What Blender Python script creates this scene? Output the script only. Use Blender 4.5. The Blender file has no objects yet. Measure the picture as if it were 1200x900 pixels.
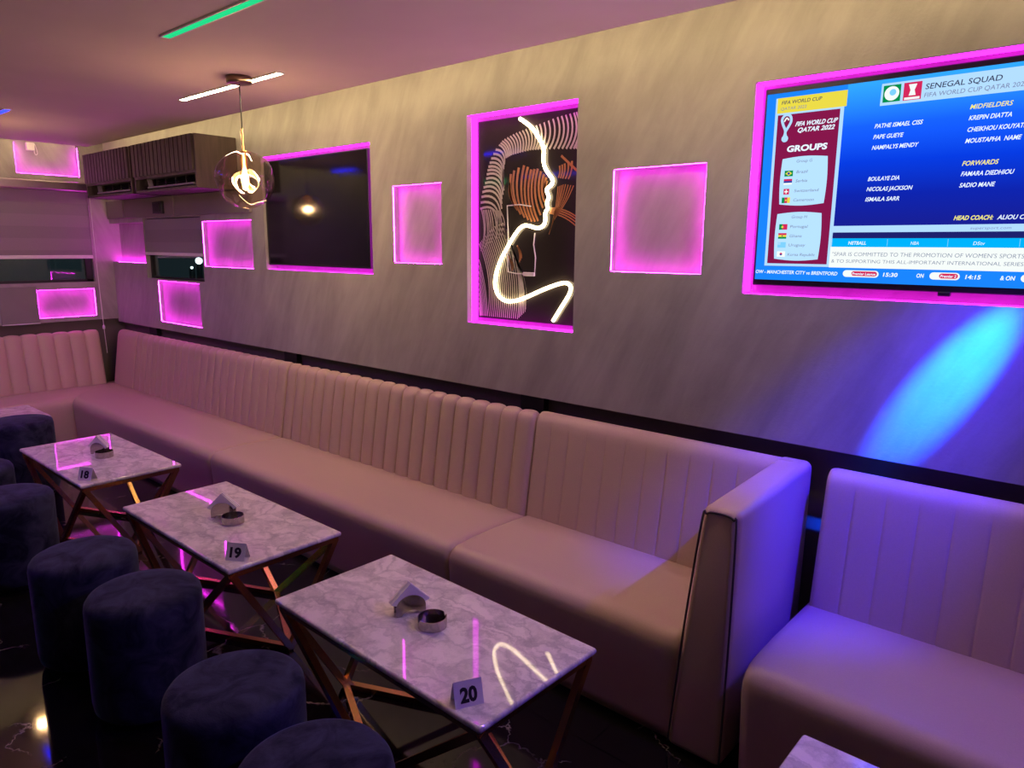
import bpy, bmesh, math, random
from mathutils import Vector, Matrix
random.seed(7)
D = bpy.data
SC = bpy.context.scene
COL = SC.collection
PI = math.pi

# ------------------------------------------------------------------ helpers
class MB:
    """collects geometry that becomes ONE mesh object"""
    def __init__(s):
        s.v, s.f, s.m, s.s = [], [], [], []
    def add(s, verts, faces, mi=0, smooth=False):
        n = len(s.v)
        s.v += [tuple(p) for p in verts]
        for f in faces:
            s.f.append([i + n for i in f]); s.m.append(mi); s.s.append(smooth)
        return s
    def box(s, x0, x1, y0, y1, z0, z1, mi=0):
        v = [(x, y, z) for x in (x0, x1) for y in (y0, y1) for z in (z0, z1)]
        f = [(0, 1, 3, 2), (4, 6, 7, 5), (0, 4, 5, 1), (2, 3, 7, 6), (0, 2, 6, 4), (1, 5, 7, 3)]
        return s.add(v, f, mi)
    def rbox(s, x0, x1, y0, y1, z0, z1, r=.01, seg=3, mi=0, mat=None):
        bm = bmesh.new()
        bmesh.ops.create_cube(bm, size=1)
        for v in bm.verts:
            v.co = Vector((x0 + (v.co.x + .5) * (x1 - x0), y0 + (v.co.y + .5) * (y1 - y0), z0 + (v.co.z + .5) * (z1 - z0)))
        bmesh.ops.bevel(bm, geom=bm.edges[:], offset=r, segments=seg, profile=.5, affect='EDGES')
        return s.bm(bm, mi, None, mat)
    def bm(s, bm, mi=0, smooth=False, mat=None):
        bm.verts.ensure_lookup_table()
        bm.verts.index_update()
        vs = [(mat @ v.co if mat else v.co) for v in bm.verts]
        bm.normal_update()
        for f in bm.faces:      # big flat faces stay flat, only the rounded edges are smooth
            s.f.append([v.index + len(s.v) for v in f.verts]); s.m.append(mi)
            s.s.append(max(abs(c) for c in f.normal) < .9999 if smooth is None else smooth)
        s.v += [tuple(p) for p in vs]
        bm.free()
        return s
    def bar(s, a, b, w, h, up=(0, 0, 1), mi=0):
        a, b = Vector(a), Vector(b)
        d = (b - a).normalized()
        u = Vector(up)
        x = d.cross(u)
        if x.length < 1e-4:
            x = d.cross(Vector((1, 0, 0)))
        x.normalize(); y = x.cross(d).normalized()
        v = [p + x * (i * w / 2) + y * (j * h / 2) for p in (a, b) for i, j in ((-1, -1), (1, -1), (1, 1), (-1, 1))]
        return s.add(v, [(3, 2, 1, 0), (4, 5, 6, 7), (0, 1, 5, 4), (1, 2, 6, 5), (2, 3, 7, 6), (3, 0, 4, 7)], mi)
    def tube(s, path, r, n=8, mi=0, cap=True):
        P = [Vector(p) for p in path]
        T = [(P[min(i + 1, len(P) - 1)] - P[max(i - 1, 0)]).normalized() for i in range(len(P))]
        ref = Vector((0, 0, 1)) if abs(T[0].z) < .9 else Vector((1, 0, 0))
        nx = T[0].cross(ref).normalized()
        vs = []
        for p, t in zip(P, T):
            nx = (nx - t * nx.dot(t)).normalized()
            ny = t.cross(nx)
            vs += [p + (nx * math.cos(a) + ny * math.sin(a)) * r for a in [2 * PI * k / n for k in range(n)]]
        fs = [(i * n + k, i * n + (k + 1) % n, (i + 1) * n + (k + 1) % n, (i + 1) * n + k) for i in range(len(P) - 1) for k in range(n)]
        if cap:
            fs += [tuple(range(n - 1, -1, -1)), tuple((len(P) - 1) * n + k for k in range(n))]
        return s.add(vs, fs, mi, True)
    def lathe(s, prof, n=48, c=(0, 0, 0), mi=0, fn=None):
        vs, fs = [], []
        for r, z in prof:
            for k in range(n):
                a = 2 * PI * k / n
                rr = r * (fn(a, z) if fn else 1)
                vs.append((c[0] + rr * math.cos(a), c[1] + rr * math.sin(a), c[2] + z))
        for i in range(len(prof) - 1):
            for k in range(n):
                fs.append((i * n + k, i * n + (k + 1) % n, (i + 1) * n + (k + 1) % n, (i + 1) * n + k))
        fs += [tuple(range(n - 1, -1, -1)), tuple((len(prof) - 1) * n + k for k in range(n))]
        return s.add(vs, fs, mi, True)
    def ribbon(s, pts, w0, w1, y, mi=0):
        """flat printed line in the x-z plane facing -y"""
        n = len(pts); vs = []
        for i, (x, z) in enumerate(pts):
            a = pts[max(i - 1, 0)]; b = pts[min(i + 1, n - 1)]
            dx, dz = b[0] - a[0], b[1] - a[1]; l = math.hypot(dx, dz) or 1
            t = i / (n - 1); w = (w0 + (w1 - w0) * t) / 2
            vs += [(x - dz / l * w, y, z + dx / l * w), (x + dz / l * w, y, z - dx / l * w)]
        return s.add(vs, [(2 * i, 2 * i + 1, 2 * i + 3, 2 * i + 2) for i in range(n - 1)], mi)
    def poly(s, pts, y, mi=0):
        return s.add([(x, y, z) for x, z in pts], [tuple(range(len(pts)))], mi)
    def rect(s, x0, x1, z0, z1, y, mi=0):
        return s.poly([(x0, z0), (x1, z0), (x1, z1), (x0, z1)], y, mi)
    def build(s, name, mats, parent=None, loc=None, kind=None):
        me = D.meshes.new(name)
        me.from_pydata(s.v, [], s.f)
        for m in (mats if isinstance(mats, (list, tuple)) else [mats]):
            me.materials.append(m)
        me.polygons.foreach_set('material_index', s.m)
        me.polygons.foreach_set('use_smooth', s.s)
        me.validate(); me.update()
        b = bmesh.new(); b.from_mesh(me)
        bmesh.ops.remove_doubles(b, verts=b.verts, dist=1e-6)
        if not any(not e.is_manifold for e in b.edges):
            bmesh.ops.recalc_face_normals(b, faces=b.faces)
        b.to_mesh(me); b.free()
        o = D.objects.new(name, me); COL.objects.link(o)
        if parent: o.parent = parent
        if loc: o.location = loc
        if kind: o['kind'] = kind
        return o

def tag(o, label, cat, group=None):
    o['label'] = label; o['category'] = cat
    if group: o['group'] = group
    return o
def thing(name, label, cat, loc=(0, 0, 0), rz=0, group=None):
    o = D.objects.new(name, None); COL.objects.link(o)
    o.empty_display_size = .1
    o.location = loc; o.rotation_euler = (0, 0, rz)
    return tag(o, label, cat, group)
def dup(root, loc, rz=0, label=None):
    r = root.copy(); COL.objects.link(r); r.location = loc; r.rotation_euler = (0, 0, rz)
    if label: r['label'] = label
    for ch in list(root.children):
        c = ch.copy(); COL.objects.link(c); c.parent = r
        for g in list(ch.children):
            d = g.copy(); COL.objects.link(d); d.parent = c
    return r

_txt = {}
def text_geo(body, bold=0.0):
    key = (body, bold)
    if key not in _txt:
        cu = D.curves.new('lettering', 'FONT'); cu.body = body; cu.offset = bold; cu.resolution_u = 3
        ob = D.objects.new('lettering', cu); COL.objects.link(ob)
        dg = bpy.context.evaluated_depsgraph_get(); dg.update()
        me = D.meshes.new_from_object(ob.evaluated_get(dg))
        vs = [v.co.copy() for v in me.vertices]; fs = [list(p.vertices) for p in me.polygons]
        D.objects.remove(ob); D.curves.remove(cu); D.meshes.remove(me)
        _txt[key] = (vs, fs)
    return _txt[key]
def put_text(mb, body, x0, x1, z, h, y, mi=0, bold=0.0, shear=0.0):
    """letters in the x-z plane facing -y, fitted between x0 and x1, capital height h"""
    vs, fs = text_geo(body, bold)
    a = min(v.x for v in vs); b = max(v.x for v in vs)
    sx = (x1 - x0) / (b - a); sz = h / .729
    mb.add([(x0 + (v.x - a) * sx + v.y * sz * shear, y, z + v.y * sz) for v in vs], fs, mi)

def arc(cx, cy, r, a0, a1, n):
    return [(cx + r * math.cos(a0 + (a1 - a0) * i / n), cy + r * math.sin(a0 + (a1 - a0) * i / n)) for i in range(n + 1)]
def smooth_path(pts, k=6):
    out = []
    P = [Vector(p) for p in pts]
    for i in range(len(P) - 1):
        p0, p1, p2, p3 = P[max(i - 1, 0)], P[i], P[i + 1], P[min(i + 2, len(P) - 1)]
        for j in range(k):
            t = j / k
            out.append(.5 * ((2 * p1) + (p2 - p0) * t + (2 * p0 - 5 * p1 + 4 * p2 - p3) * t * t + (3 * p1 - p0 - 3 * p2 + p3) * t ** 3))
    out.append(P[-1])
    return out
def samp(curve, t):
    t = min(max(t, 0), 1) * (len(curve) - 1)
    i = min(int(t), len(curve) - 2); u = t - i
    return tuple(curve[i][k] * (1 - u) + curve[i + 1][k] * u for k in range(2))

# ------------------------------------------------------------------ materials
def newmat(name):
    m = D.materials.new(name); m.use_nodes = True
    nt = m.node_tree
    return m, nt, nt.nodes['Principled BSDF']
def N(nt, typ, **kw):
    n = nt.nodes.new(typ)
    for k, v in kw.items():
        if k in n.inputs: n.inputs[k].default_value = v
        else: setattr(n, k, v)
    return n
def pmat(name, col, rough=.5, metal=0, spec=.5, coat=0, bump=0, bscale=60, **kw):
    m, nt, b = newmat(name)
    b.inputs['Base Color'].default_value = (*col, 1)
    b.inputs['Roughness'].default_value = rough
    b.inputs['Metallic'].default_value = metal
    b.inputs['Specular IOR Level'].default_value = spec
    b.inputs['Coat Weight'].default_value = coat
    b.inputs['Coat Roughness'].default_value = .04
    for k, v in kw.items(): b.inputs[k].default_value = v
    # small procedural variation in colour, and a fine bump
    tc = N(nt, 'ShaderNodeTexCoord'); no = N(nt, 'ShaderNodeTexNoise', Scale=bscale, Detail=3.0)
    nt.links.new(tc.outputs['Object'], no.inputs['Vector'])
    mx = N(nt, 'ShaderNodeMix', data_type='RGBA'); mx.inputs[6].default_value = (*[c * .92 for c in col], 1); mx.inputs[7].default_value = (*[min(1, c * 1.08) for c in col], 1)
    nt.links.new(no.outputs['Fac'], mx.inputs[0]); nt.links.new(mx.outputs[2], b.inputs['Base Color'])
    if bump:
        bp = N(nt, 'ShaderNodeBump', Strength=bump, Distance=.002)
        nt.links.new(no.outputs['Fac'], bp.inputs['Height']); nt.links.new(bp.outputs[0], b.inputs['Normal'])
    return m
def emat(name, col, strength, sample=True):
    m, nt, b = newmat(name)
    nt.nodes.remove(b)
    e = N(nt, 'ShaderNodeEmission', Color=(*col, 1), Strength=strength)
    nt.links.new(e.outputs[0], nt.nodes['Material Output'].inputs[0])
    if not sample: m.cycles.emission_sampling = 'NONE'
    return m

def plaster(name, axis):
    m, nt, b = newmat(name)
    tc = N(nt, 'ShaderNodeTexCoord')
    def layer(ang, sc, scale, detail, rough=.6):
        r = N(nt, 'ShaderNodeVectorRotate', rotation_type='Y_AXIS' if axis == 'x' else 'X_AXIS', Angle=ang)
        mp = N(nt, 'ShaderNodeMapping'); mp.inputs['Scale'].default_value = sc
        no = N(nt, 'ShaderNodeTexNoise', Scale=scale, Detail=detail, Roughness=rough, Distortion=.4)
        nt.links.new(tc.outputs['Object'], r.inputs['Vector']); nt.links.new(r.outputs[0], mp.inputs[0]); nt.links.new(mp.outputs[0], no.inputs['Vector'])
        return no
    a = -.42
    n1 = layer(a, (3.6, 3.6, .8), 1.7, 7.0, .62)
    n2 = layer(a - .1, (11, 11, 1.9), 2.0, 5.0)
    n3 = layer(0, (1, 1, 1), 2.2, 4.0)
    r1 = N(nt, 'ShaderNodeValToRGB'); cr = r1.color_ramp
    cr.elements[0].position = .33; cr.elements[0].color = (.25, .225, .217, 1)
    cr.elements[1].position = .66; cr.elements[1].color = (.43, .393, .377, 1)
    ad = N(nt, 'ShaderNodeMath', operation='MULTIPLY_ADD'); ad.inputs[1].default_value = .22
    nt.links.new(n2.outputs['Fac'], ad.inputs[0])
    ad2 = N(nt, 'ShaderNodeMath', operation='MULTIPLY'); ad2.inputs[1].default_value = .78
    nt.links.new(n1.outputs['Fac'], ad2.inputs[0]); nt.links.new(ad2.outputs[0], ad.inputs[2])
    ad3 = N(nt, 'ShaderNodeMath', operation='MULTIPLY_ADD'); ad3.inputs[1].default_value = .3; 
    nt.links.new(n3.outputs['Fac'], ad3.inputs[0])
    ad4 = N(nt, 'ShaderNodeMath', operation='MULTIPLY'); ad4.inputs[1].default_value = .7
    nt.links.new(ad.outputs[0], ad4.inputs[0]); nt.links.new(ad4.outputs[0], ad3.inputs[2])
    nt.links.new(ad3.outputs[0], r1.inputs[0]); nt.links.new(r1.outputs[0], b.inputs['Base Color'])
    b.inputs['Roughness'].default_value = .5; b.inputs['Specular IOR Level'].default_value = .35
    fn = N(nt, 'ShaderNodeTexNoise', Scale=95.0, Detail=6.0)
    nt.links.new(tc.outputs['Object'], fn.inputs['Vector'])
    sm = N(nt, 'ShaderNodeMath', operation='MULTIPLY_ADD'); sm.inputs[1].default_value = .35
    nt.links.new(fn.outputs['Fac'], sm.inputs[0]); nt.links.new(ad.outputs[0], sm.inputs[2])
    bp = N(nt, 'ShaderNodeBump', Strength=.4, Distance=.005)
    nt.links.new(sm.outputs[0], bp.inputs['Height']); nt.links.new(bp.outputs[0], b.inputs['Normal'])
    return m

def marble_white():
    m, nt, b = newmat('white_marble')
    oi = N(nt, 'ShaderNodeObjectInfo'); tc = N(nt, 'ShaderNodeTexCoord')
    vm = N(nt, 'ShaderNodeVectorMath', operation='MULTIPLY_ADD'); vm.inputs[1].default_value = (.35, .35, .35)
    nt.links.new(oi.outputs['Location'], vm.inputs[0]); nt.links.new(tc.outputs['Object'], vm.inputs[2])
    wn = N(nt, 'ShaderNodeTexNoise', Scale=5.0, Detail=8.0, Roughness=.65)
    wm = N(nt, 'ShaderNodeVectorMath', operation='MULTIPLY_ADD'); wm.inputs[1].default_value = (.28, .28, .28)
    nt.links.new(vm.outputs[0], wn.inputs['Vector']); nt.links.new(wn.outputs['Color'], wm.inputs[0]); nt.links.new(vm.outputs[0], wm.inputs[2])
    mp = N(nt, 'ShaderNodeMapping'); mp.inputs['Scale'].default_value = (1.6, 3.0, 1); mp.inputs['Rotation'].default_value = (0, 0, .5)
    nt.links.new(wm.outputs[0], mp.inputs[0])
    vo = N(nt, 'ShaderNodeTexVoronoi', feature='DISTANCE_TO_EDGE', Scale=4.2); nt.links.new(mp.outputs[0], vo.inputs['Vector'])
    vr = N(nt, 'ShaderNodeValToRGB'); vr.color_ramp.elements[0].color = (1, 1, 1, 1); vr.color_ramp.elements[0].position = 0; vr.color_ramp.elements[1].color = (0, 0, 0, 1); vr.color_ramp.elements[1].position = .12
    nt.links.new(vo.outputs['Distance'], vr.inputs[0])
    cl = N(nt, 'ShaderNodeTexNoise', Scale=4.0, Detail=9.0, Roughness=.7, Distortion=.8); nt.links.new(mp.outputs[0], cl.inputs['Vector'])
    cr = N(nt, 'ShaderNodeValToRGB'); cr.color_ramp.elements[0].position = .36; cr.color_ramp.elements[0].color = (.50, .46, .435, 1); cr.color_ramp.elements[1].position = .56; cr.color_ramp.elements[1].color = (.80, .74, .69, 1)
    nt.links.new(cl.outputs['Fac'], cr.inputs[0])
    br = N(nt, 'ShaderNodeTexNoise', Scale=6.0, Detail=3.0); nt.links.new(vm.outputs[0], br.inputs['Vector'])
    mu = N(nt, 'ShaderNodeMath', operation='MULTIPLY'); nt.links.new(vr.outputs[0], mu.inputs[0]); nt.links.new(br.outputs['Fac'], mu.inputs[1])
    mx = N(nt, 'ShaderNodeMix', data_type='RGBA'); mx.inputs[7].default_value = (.36, .335, .33, 1)
    nt.links.new(mu.outputs[0], mx.inputs[0]); nt.links.new(cr.outputs[0], mx.inputs[6]); nt.links.new(mx.outputs[2], b.inputs['Base Color'])
    b.inputs['Roughness'].default_value = .04; b.inputs['Specular IOR Level'].default_value = .6
    return m

def marble_black():
    m, nt, b = newmat('black_marble')
    tc = N(nt, 'ShaderNodeTexCoord')
    wn = N(nt, 'ShaderNodeTexNoise', Scale=2.5, Detail=7.0, Roughness=.6)
    nt.links.new(tc.outputs['Object'], wn.inputs['Vector'])
    wm = N(nt, 'ShaderNodeVectorMath', operation='MULTIPLY_ADD'); wm.inputs[1].default_value = (.45, .45, .0)
    nt.links.new(wn.outputs['Color'], wm.inputs[0]); nt.links.new(tc.outputs['Object'], wm.inputs[2])
    vo = N(nt, 'ShaderNodeTexVoronoi', feature='DISTANCE_TO_EDGE', Scale=2.3); nt.links.new(wm.outputs[0], vo.inputs['Vector'])
    vr = N(nt, 'ShaderNodeValToRGB'); e = vr.color_ramp.elements
    e[0].position = 0; e[0].color = (1, 1, 1, 1); e[1].position = .009; e[1].color = (0, 0, 0, 1)
    nt.links.new(vo.outputs['Distance'], vr.inputs[0])
    mk = N(nt, 'ShaderNodeTexNoise', Scale=3.1, Detail=2.0); nt.links.new(tc.outputs['Object'], mk.inputs['Vector'])
    mr = N(nt, 'ShaderNodeValToRGB'); mr.color_ramp.elements[0].position = .48; mr.color_ramp.elements[1].position = .66
    nt.links.new(mk.outputs['Fac'], mr.inputs[0])
    mu = N(nt, 'ShaderNodeMath', operation='MULTIPLY'); nt.links.new(vr.outputs[0], mu.inputs[0]); nt.links.new(mr.outputs[0], mu.inputs[1])
    mx = N(nt, 'ShaderNodeMix', data_type='RGBA'); mx.inputs[6].default_value = (.007, .006, .006, 1); mx.inputs[7].default_value = (.42, .36, .32, 1)
    nt.links.new(mu.outputs[0], mx.inputs[0])
    bk = N(nt, 'ShaderNodeTexBrick', Scale=1.0); bk.inputs['Mortar Size'].default_value = .003; bk.inputs['Brick Width'].default_value = 1.2; bk.inputs['Row Height'].default_value = .6
    bk.inputs['Color1'].default_value = bk.inputs['Color2'].default_value = (1, 1, 1, 1); bk.inputs['Mortar'].default_value = (.2, .2, .2, 1)
    nt.links.new(tc.outputs['Object'], bk.inputs['Vector'])
    m2 = N(nt, 'ShaderNodeMix', data_type='RGBA', blend_type='MULTIPLY'); m2.inputs[0].default_value = 1
    nt.links.new(mx.outputs[2], m2.inputs[6]); nt.links.new(bk.outputs['Color'], m2.inputs[7]); nt.links.new(m2.outputs[2], b.inputs['Base Color'])
    b.inputs['Roughness'].default_value = .06; b.inputs['Specular IOR Level'].default_value = .6
    return m

def velvet():
    m, nt, b = newmat('navy_velvet')
    oi = N(nt, 'ShaderNodeObjectInfo'); tc = N(nt, 'ShaderNodeTexCoord')
    vm = N(nt, 'ShaderNodeVectorMath', operation='ADD'); nt.links.new(oi.outputs['Location'], vm.inputs[0]); nt.links.new(tc.outputs['Object'], vm.inputs[1])
    no = N(nt, 'ShaderNodeTexNoise', Scale=9.0, Detail=5.0, Roughness=.6, Distortion=1.0); nt.links.new(vm.outputs[0], no.inputs['Vector'])
    r = N(nt, 'ShaderNodeValToRGB'); r.color_ramp.elements[0].position = .35; r.color_ramp.elements[0].color = (.009, .010, .023, 1)
    r.color_ramp.elements[1].position = .68; r.color_ramp.elements[1].color = (.045, .049, .092, 1)
    nt.links.new(no.outputs['Fac'], r.inputs[0]); nt.links.new(r.outputs[0], b.inputs['Base Color'])
    b.inputs['Roughness'].default_value = .9; b.inputs['Specular IOR Level'].default_value = .1
    b.inputs['Sheen Weight'].default_value = .22; b.inputs['Sheen Roughness'].default_value = .4; b.inputs['Sheen Tint'].default_value = (.5, .55, .85, 1)
    f = N(nt, 'ShaderNodeTexNoise', Scale=260.0, Detail=2.0); nt.links.new(tc.outputs['Object'], f.inputs['Vector'])
    bp = N(nt, 'ShaderNodeBump', Strength=.3, Distance=.002); nt.links.new(f.outputs['Fac'], bp.inputs['Height']); nt.links.new(bp.outputs[0], b.inputs['Normal'])
    return m

def wood(name, c0, c1):
    m, nt, b = newmat(name)
    tc = N(nt, 'ShaderNodeTexCoord'); mp = N(nt, 'ShaderNodeMapping'); mp.inputs['Scale'].default_value = (14, 14, 1.2)
    nt.links.new(tc.outputs['Object'], mp.inputs[0])
    no = N(nt, 'ShaderNodeTexNoise', Scale=2.5, Detail=6.0, Distortion=.6); nt.links.new(mp.outputs[0], no.inputs['Vector'])
    r = N(nt, 'ShaderNodeValToRGB'); r.color_ramp.elements[0].position = .3; r.color_ramp.elements[0].color = (*c0, 1); r.color_ramp.elements[1].position = .7; r.color_ramp.elements[1].color = (*c1, 1)
    nt.links.new(no.outputs['Fac'], r.inputs[0]); nt.links.new(r.outputs[0], b.inputs['Base Color'])
    b.inputs['Roughness'].default_value = .55
    return m

def thin_glass(name, tint, refl):
    m, nt, b = newmat(name)
    nt.nodes.remove(b)
    lw = N(nt, 'ShaderNodeLayerWeight', Blend=.5)       # facing term is the same on both sides of a pane
    pw = N(nt, 'ShaderNodeMath', operation='POWER'); pw.inputs[1].default_value = 4.0
    ma = N(nt, 'ShaderNodeMath', operation='MULTIPLY_ADD'); ma.inputs[1].default_value = .9; ma.inputs[2].default_value = refl
    nt.links.new(lw.outputs['Facing'], pw.inputs[0]); nt.links.new(pw.outputs[0], ma.inputs[0])
    no = N(nt, 'ShaderNodeTexNoise', Scale=9.0, Detail=1.0)
    tc = N(nt, 'ShaderNodeTexCoord'); nt.links.new(tc.outputs['Object'], no.inputs['Vector'])
    bp = N(nt, 'ShaderNodeBump', Strength=.0, Distance=.01); nt.links.new(no.outputs['Fac'], bp.inputs['Height'])
    t = N(nt, 'ShaderNodeBsdfTransparent', Color=(*tint, 1)); g = N(nt, 'ShaderNodeBsdfGlossy', Roughness=.02)
    mx = N(nt, 'ShaderNodeMixShader')
    nt.links.new(ma.outputs[0], mx.inputs[0]); nt.links.new(t.outputs[0], mx.inputs[1]); nt.links.new(g.outputs[0], mx.inputs[2])
    nt.links.new(mx.outputs[0], nt.nodes['Material Output'].inputs[0])
    return m

M_wall = plaster('grey_plaster', 'x'); M_wall_end = plaster('grey_plaster_end', 'y')
M_base = pmat('recess_paint', (.13, .105, .095), .7)
M_ceil = pmat('ceiling_paint', (.62, .54, .50), .75, bscale=3)
M_far = pmat('far_wall_paint', (.10, .085, .08), .6, bscale=4)
M_floor = marble_black(); M_marble = marble_white(); M_velvet = velvet()
M_leather = pmat('beige_leatherette', (.51, .375, .285), .40, spec=.4, bump=.12, bscale=220)
M_seam = pmat('dark_piping', (.05, .04, .035), .6)
M_gold = pmat('brushed_brass', (.72, .42, .16), .26, metal=1, bscale=90)
M_steel = pmat('stainless_steel', (.46, .42, .38), .16, metal=1, bscale=40)
M_steel_b = pmat('brushed_rail', (.42, .37, .36), .3, metal=1)
M_black = pmat('black_plastic', (.008, .008, .009), .35)
M_blackmat = pmat('black_steel', (.006, .006, .007), .5)
M_screen_off = pmat('dark_screen_glass', (.006, .005, .007), .07, spec=.6)
M_wood = wood('dark_wood', (.045, .028, .024), (.10, .068, .06))
M_woodside = wood('brown_wood', (.05, .032, .025), (.085, .058, .046))
M_blind = pmat('grey_blind_fabric', (.26, .225, .235), .8, bscale=120, bump=.2)
M_blindband = pmat('grey_blind_band', (.228, .197, .206), .8, bscale=120, bump=.2)
M_white = pmat('white_plastic', (.7, .68, .66), .4)
M_paper = pmat('white_paper', (.80, .77, .72), .8, bscale=30)
M_ink = pmat('black_ink', (.01, .01, .01), .6)
M_greypanel = pmat('grey_panel', (.22, .205, .185), .6, bscale=8)
M_lintel = pmat('lintel_board', (.19, .155, .155), .55, bscale=6)
M_bronze = pmat('bronze_metal', (.33, .24, .16), .3, metal=1)
M_winglass = thin_glass('window_glass', (.85, .9, .92), .06)
M_globe = thin_glass('amber_glass', (.88, .80, .69), .08)

E_mag = emat('magenta_led', (1.0, .024, .95), 58)
E_magsoft = emat('magenta_led_diffuser', (1.0, .017, 1.0), 4.5)
E_cove = emat('warm_cove_led', (1.0, .78, .38), 34)
E_neon = emat('warm_neon', (1.0, .80, .45), 9)
E_bulb = emat('bulb_filament', (1.0, .74, .32), 40)
E_greenstrong = emat('bright_green_light', (.01, 1.0, .30), 60)
E_bluestrong = emat('bright_blue_light', (.004, .007, 1.0), 75)
E_green = emat('green_light', (.02, .75, .27), 1.0)
E_white = emat('warm_white_light', (1.0, .77, .45), 105)
E_magfill = emat('magenta_fill', (.9, .05, 1.0), 160)  # emission of the added magenta fill bar only
E_blue = emat('blue_light', (.005, .009, 1.0), 15)

# ------------------------------------------------------------------ the setting
YP, YB = 2.62, 2.70          # plaster front, base wall behind it
XP, XB = -7.12, -7.20
XR, YF = 3.0, -3.0
ZC, ZU = 2.45, 2.64

SH = .46         # small lit recesses are shallow
holes = {'A': (XP - .005, -6.412, 1.487, 1.827), 'W': (-6.405, -5.385, 1.365, 1.858), 'B': (-6.207, -5.477, 1.008, 1.350, SH),
         'N0': (-5.362, -4.652, 1.486, 1.818, SH), 'TV2': (-4.485, -3.335, 1.487, 2.218), 'N1': (-3.145, -2.762, 1.558, 1.970, SH),
         'ART': (-2.577, -1.908, 1.268, 2.275), 'N2': (-1.717, -1.298, 1.549, 1.970, SH), 'TV1': (-1.127, .165, 1.482, 2.234)}
def panel(mb, u0, u1, z0, z1, hs, P, mi=0):
    """plaster sheet with openings; P(u, depth, z) -> point, depth 0 = front, 1 = base wall"""
    us = sorted({u0, u1, *[h[0] for h in hs], *[h[1] for h in hs]}); zs = sorted({z0, z1, *[h[2] for h in hs], *[h[3] for h in hs]})
    for a, b in zip(us, us[1:]):
        for c, d in zip(zs, zs[1:]):
            if any(h[0] <= (a + b) / 2 <= h[1] and h[2] <= (c + d) / 2 <= h[3] for h in hs): continue
            mb.add([P(a, 0, c), P(b, 0, c), P(b, 0, d), P(a, 0, d)], [(0, 1, 2, 3)], mi)
    for h in hs:
        a, b, c, d = h[:4]; e = h[4] if len(h) > 4 else 1
        if e < 1: mb.add([P(a, e, c), P(b, e, c), P(b, e, d), P(a, e, d)], [(0, 1, 2, 3)], mi)
        for p, q in (((a, c), (a, d)), ((a, d), (b, d)), ((b, d), (b, c)), ((b, c), (a, c))):
            mb.add([P(p[0], 0, p[1]), P(q[0], 0, q[1]), P(q[0], e, q[1]), P(p[0], e, p[1])], [(0, 1, 2, 3)], mi)
    mb.add([P(u0, 0, z0), P(u1, 0, z0), P(u1, 1, z0), P(u0, 1, z0)], [(0, 1, 2, 3)], mi)
mb = MB()
PB = .94
panel(mb, XP, XR, PB, ZU, list(holes.values()), lambda u, d, z: (u, YP + d * (YB - YP), z), 0)
base = MB()
W = holes['W']
for a, b, c, d, mi in ((XB, XR, 0, PB, 1), (XB, XR, PB, W[2], 0), (XB, W[0], W[2], W[3], 0), (W[1], XR, W[2], W[3], 0), (XB, XR, W[3], ZU, 0)):
    mb.add([(a, YB, c), (b, YB, c), (b, YB, d), (a, YB, d)], [(0, 1, 2, 3)], mi)
mb.build('wall_back', [M_wall, M_base], kind='structure')

eholes = {'W': (.90, 2.452, 1.312, 2.092), 'T': (1.94, 2.412, 2.222, ZU, SH), 'L': (1.985, 2.437, 1.010, 1.250, SH)}
mb = MB()
panel(mb, YF, YB, PB + .03, ZU, list(eholes.values()), lambda u, d, z: (XP + d * (XB - XP), u, z), 0)
W = eholes['W']
for a, b, c, d, mi in ((YF, YB, 0, PB + .03, 1), (YF, YB, PB + .03, W[2], 0), (YF, W[0], W[2], W[3], 0), (W[1], YB, W[2], W[3], 0), (YF, YB, W[3], ZU, 0)):
    mb.add([(XB, a, c), (XB, b, c), (XB, b, d), (XB, a, d)], [(0, 1, 2, 3)], mi)
mb.build('wall_left', [M_wall_end, M_base], kind='structure')
MB().box(XR, XR + .1, YF, YB, 0, ZU).build('wall_right', M_far, kind='structure')
MB().box(XB, XR, YF - .1, YF, 0, ZU).build('wall_front', M_far, kind='structure')
MB().box(XB - .1, XR + .1, YF - .1, YB + .1, -.1, 0).build('floor', M_floor, kind='structure')
EY, EX = 2.40, -6.84          # edge of the dropped ceiling, a cove gap is left to both walls
mb = MB().box(EX, XR, YF, EY, ZC, ZC + .03)
mb.box(XB - .1, XR + .1, YF - .1, YB + .1, ZU, ZU + .06)
mb.build('ceiling', M_ceil, kind='structure')

# cove lights on the hidden edge of the dropped ceiling
tag(MB().box(EX, XR - .1, EY + .001, EY + .006, ZC + .008, ZC + .020).build('led_strip', E_cove),
    'warm white cove strip along the ceiling edge above the long plaster wall', 'light strip')
tag(MB().box(EX - .006, EX - .001, YF + .1, EY, ZC + .008, ZC + .020).build('led_strip', E_cove),
    'warm white cove strip along the ceiling edge above the end wall', 'light strip')

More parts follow.
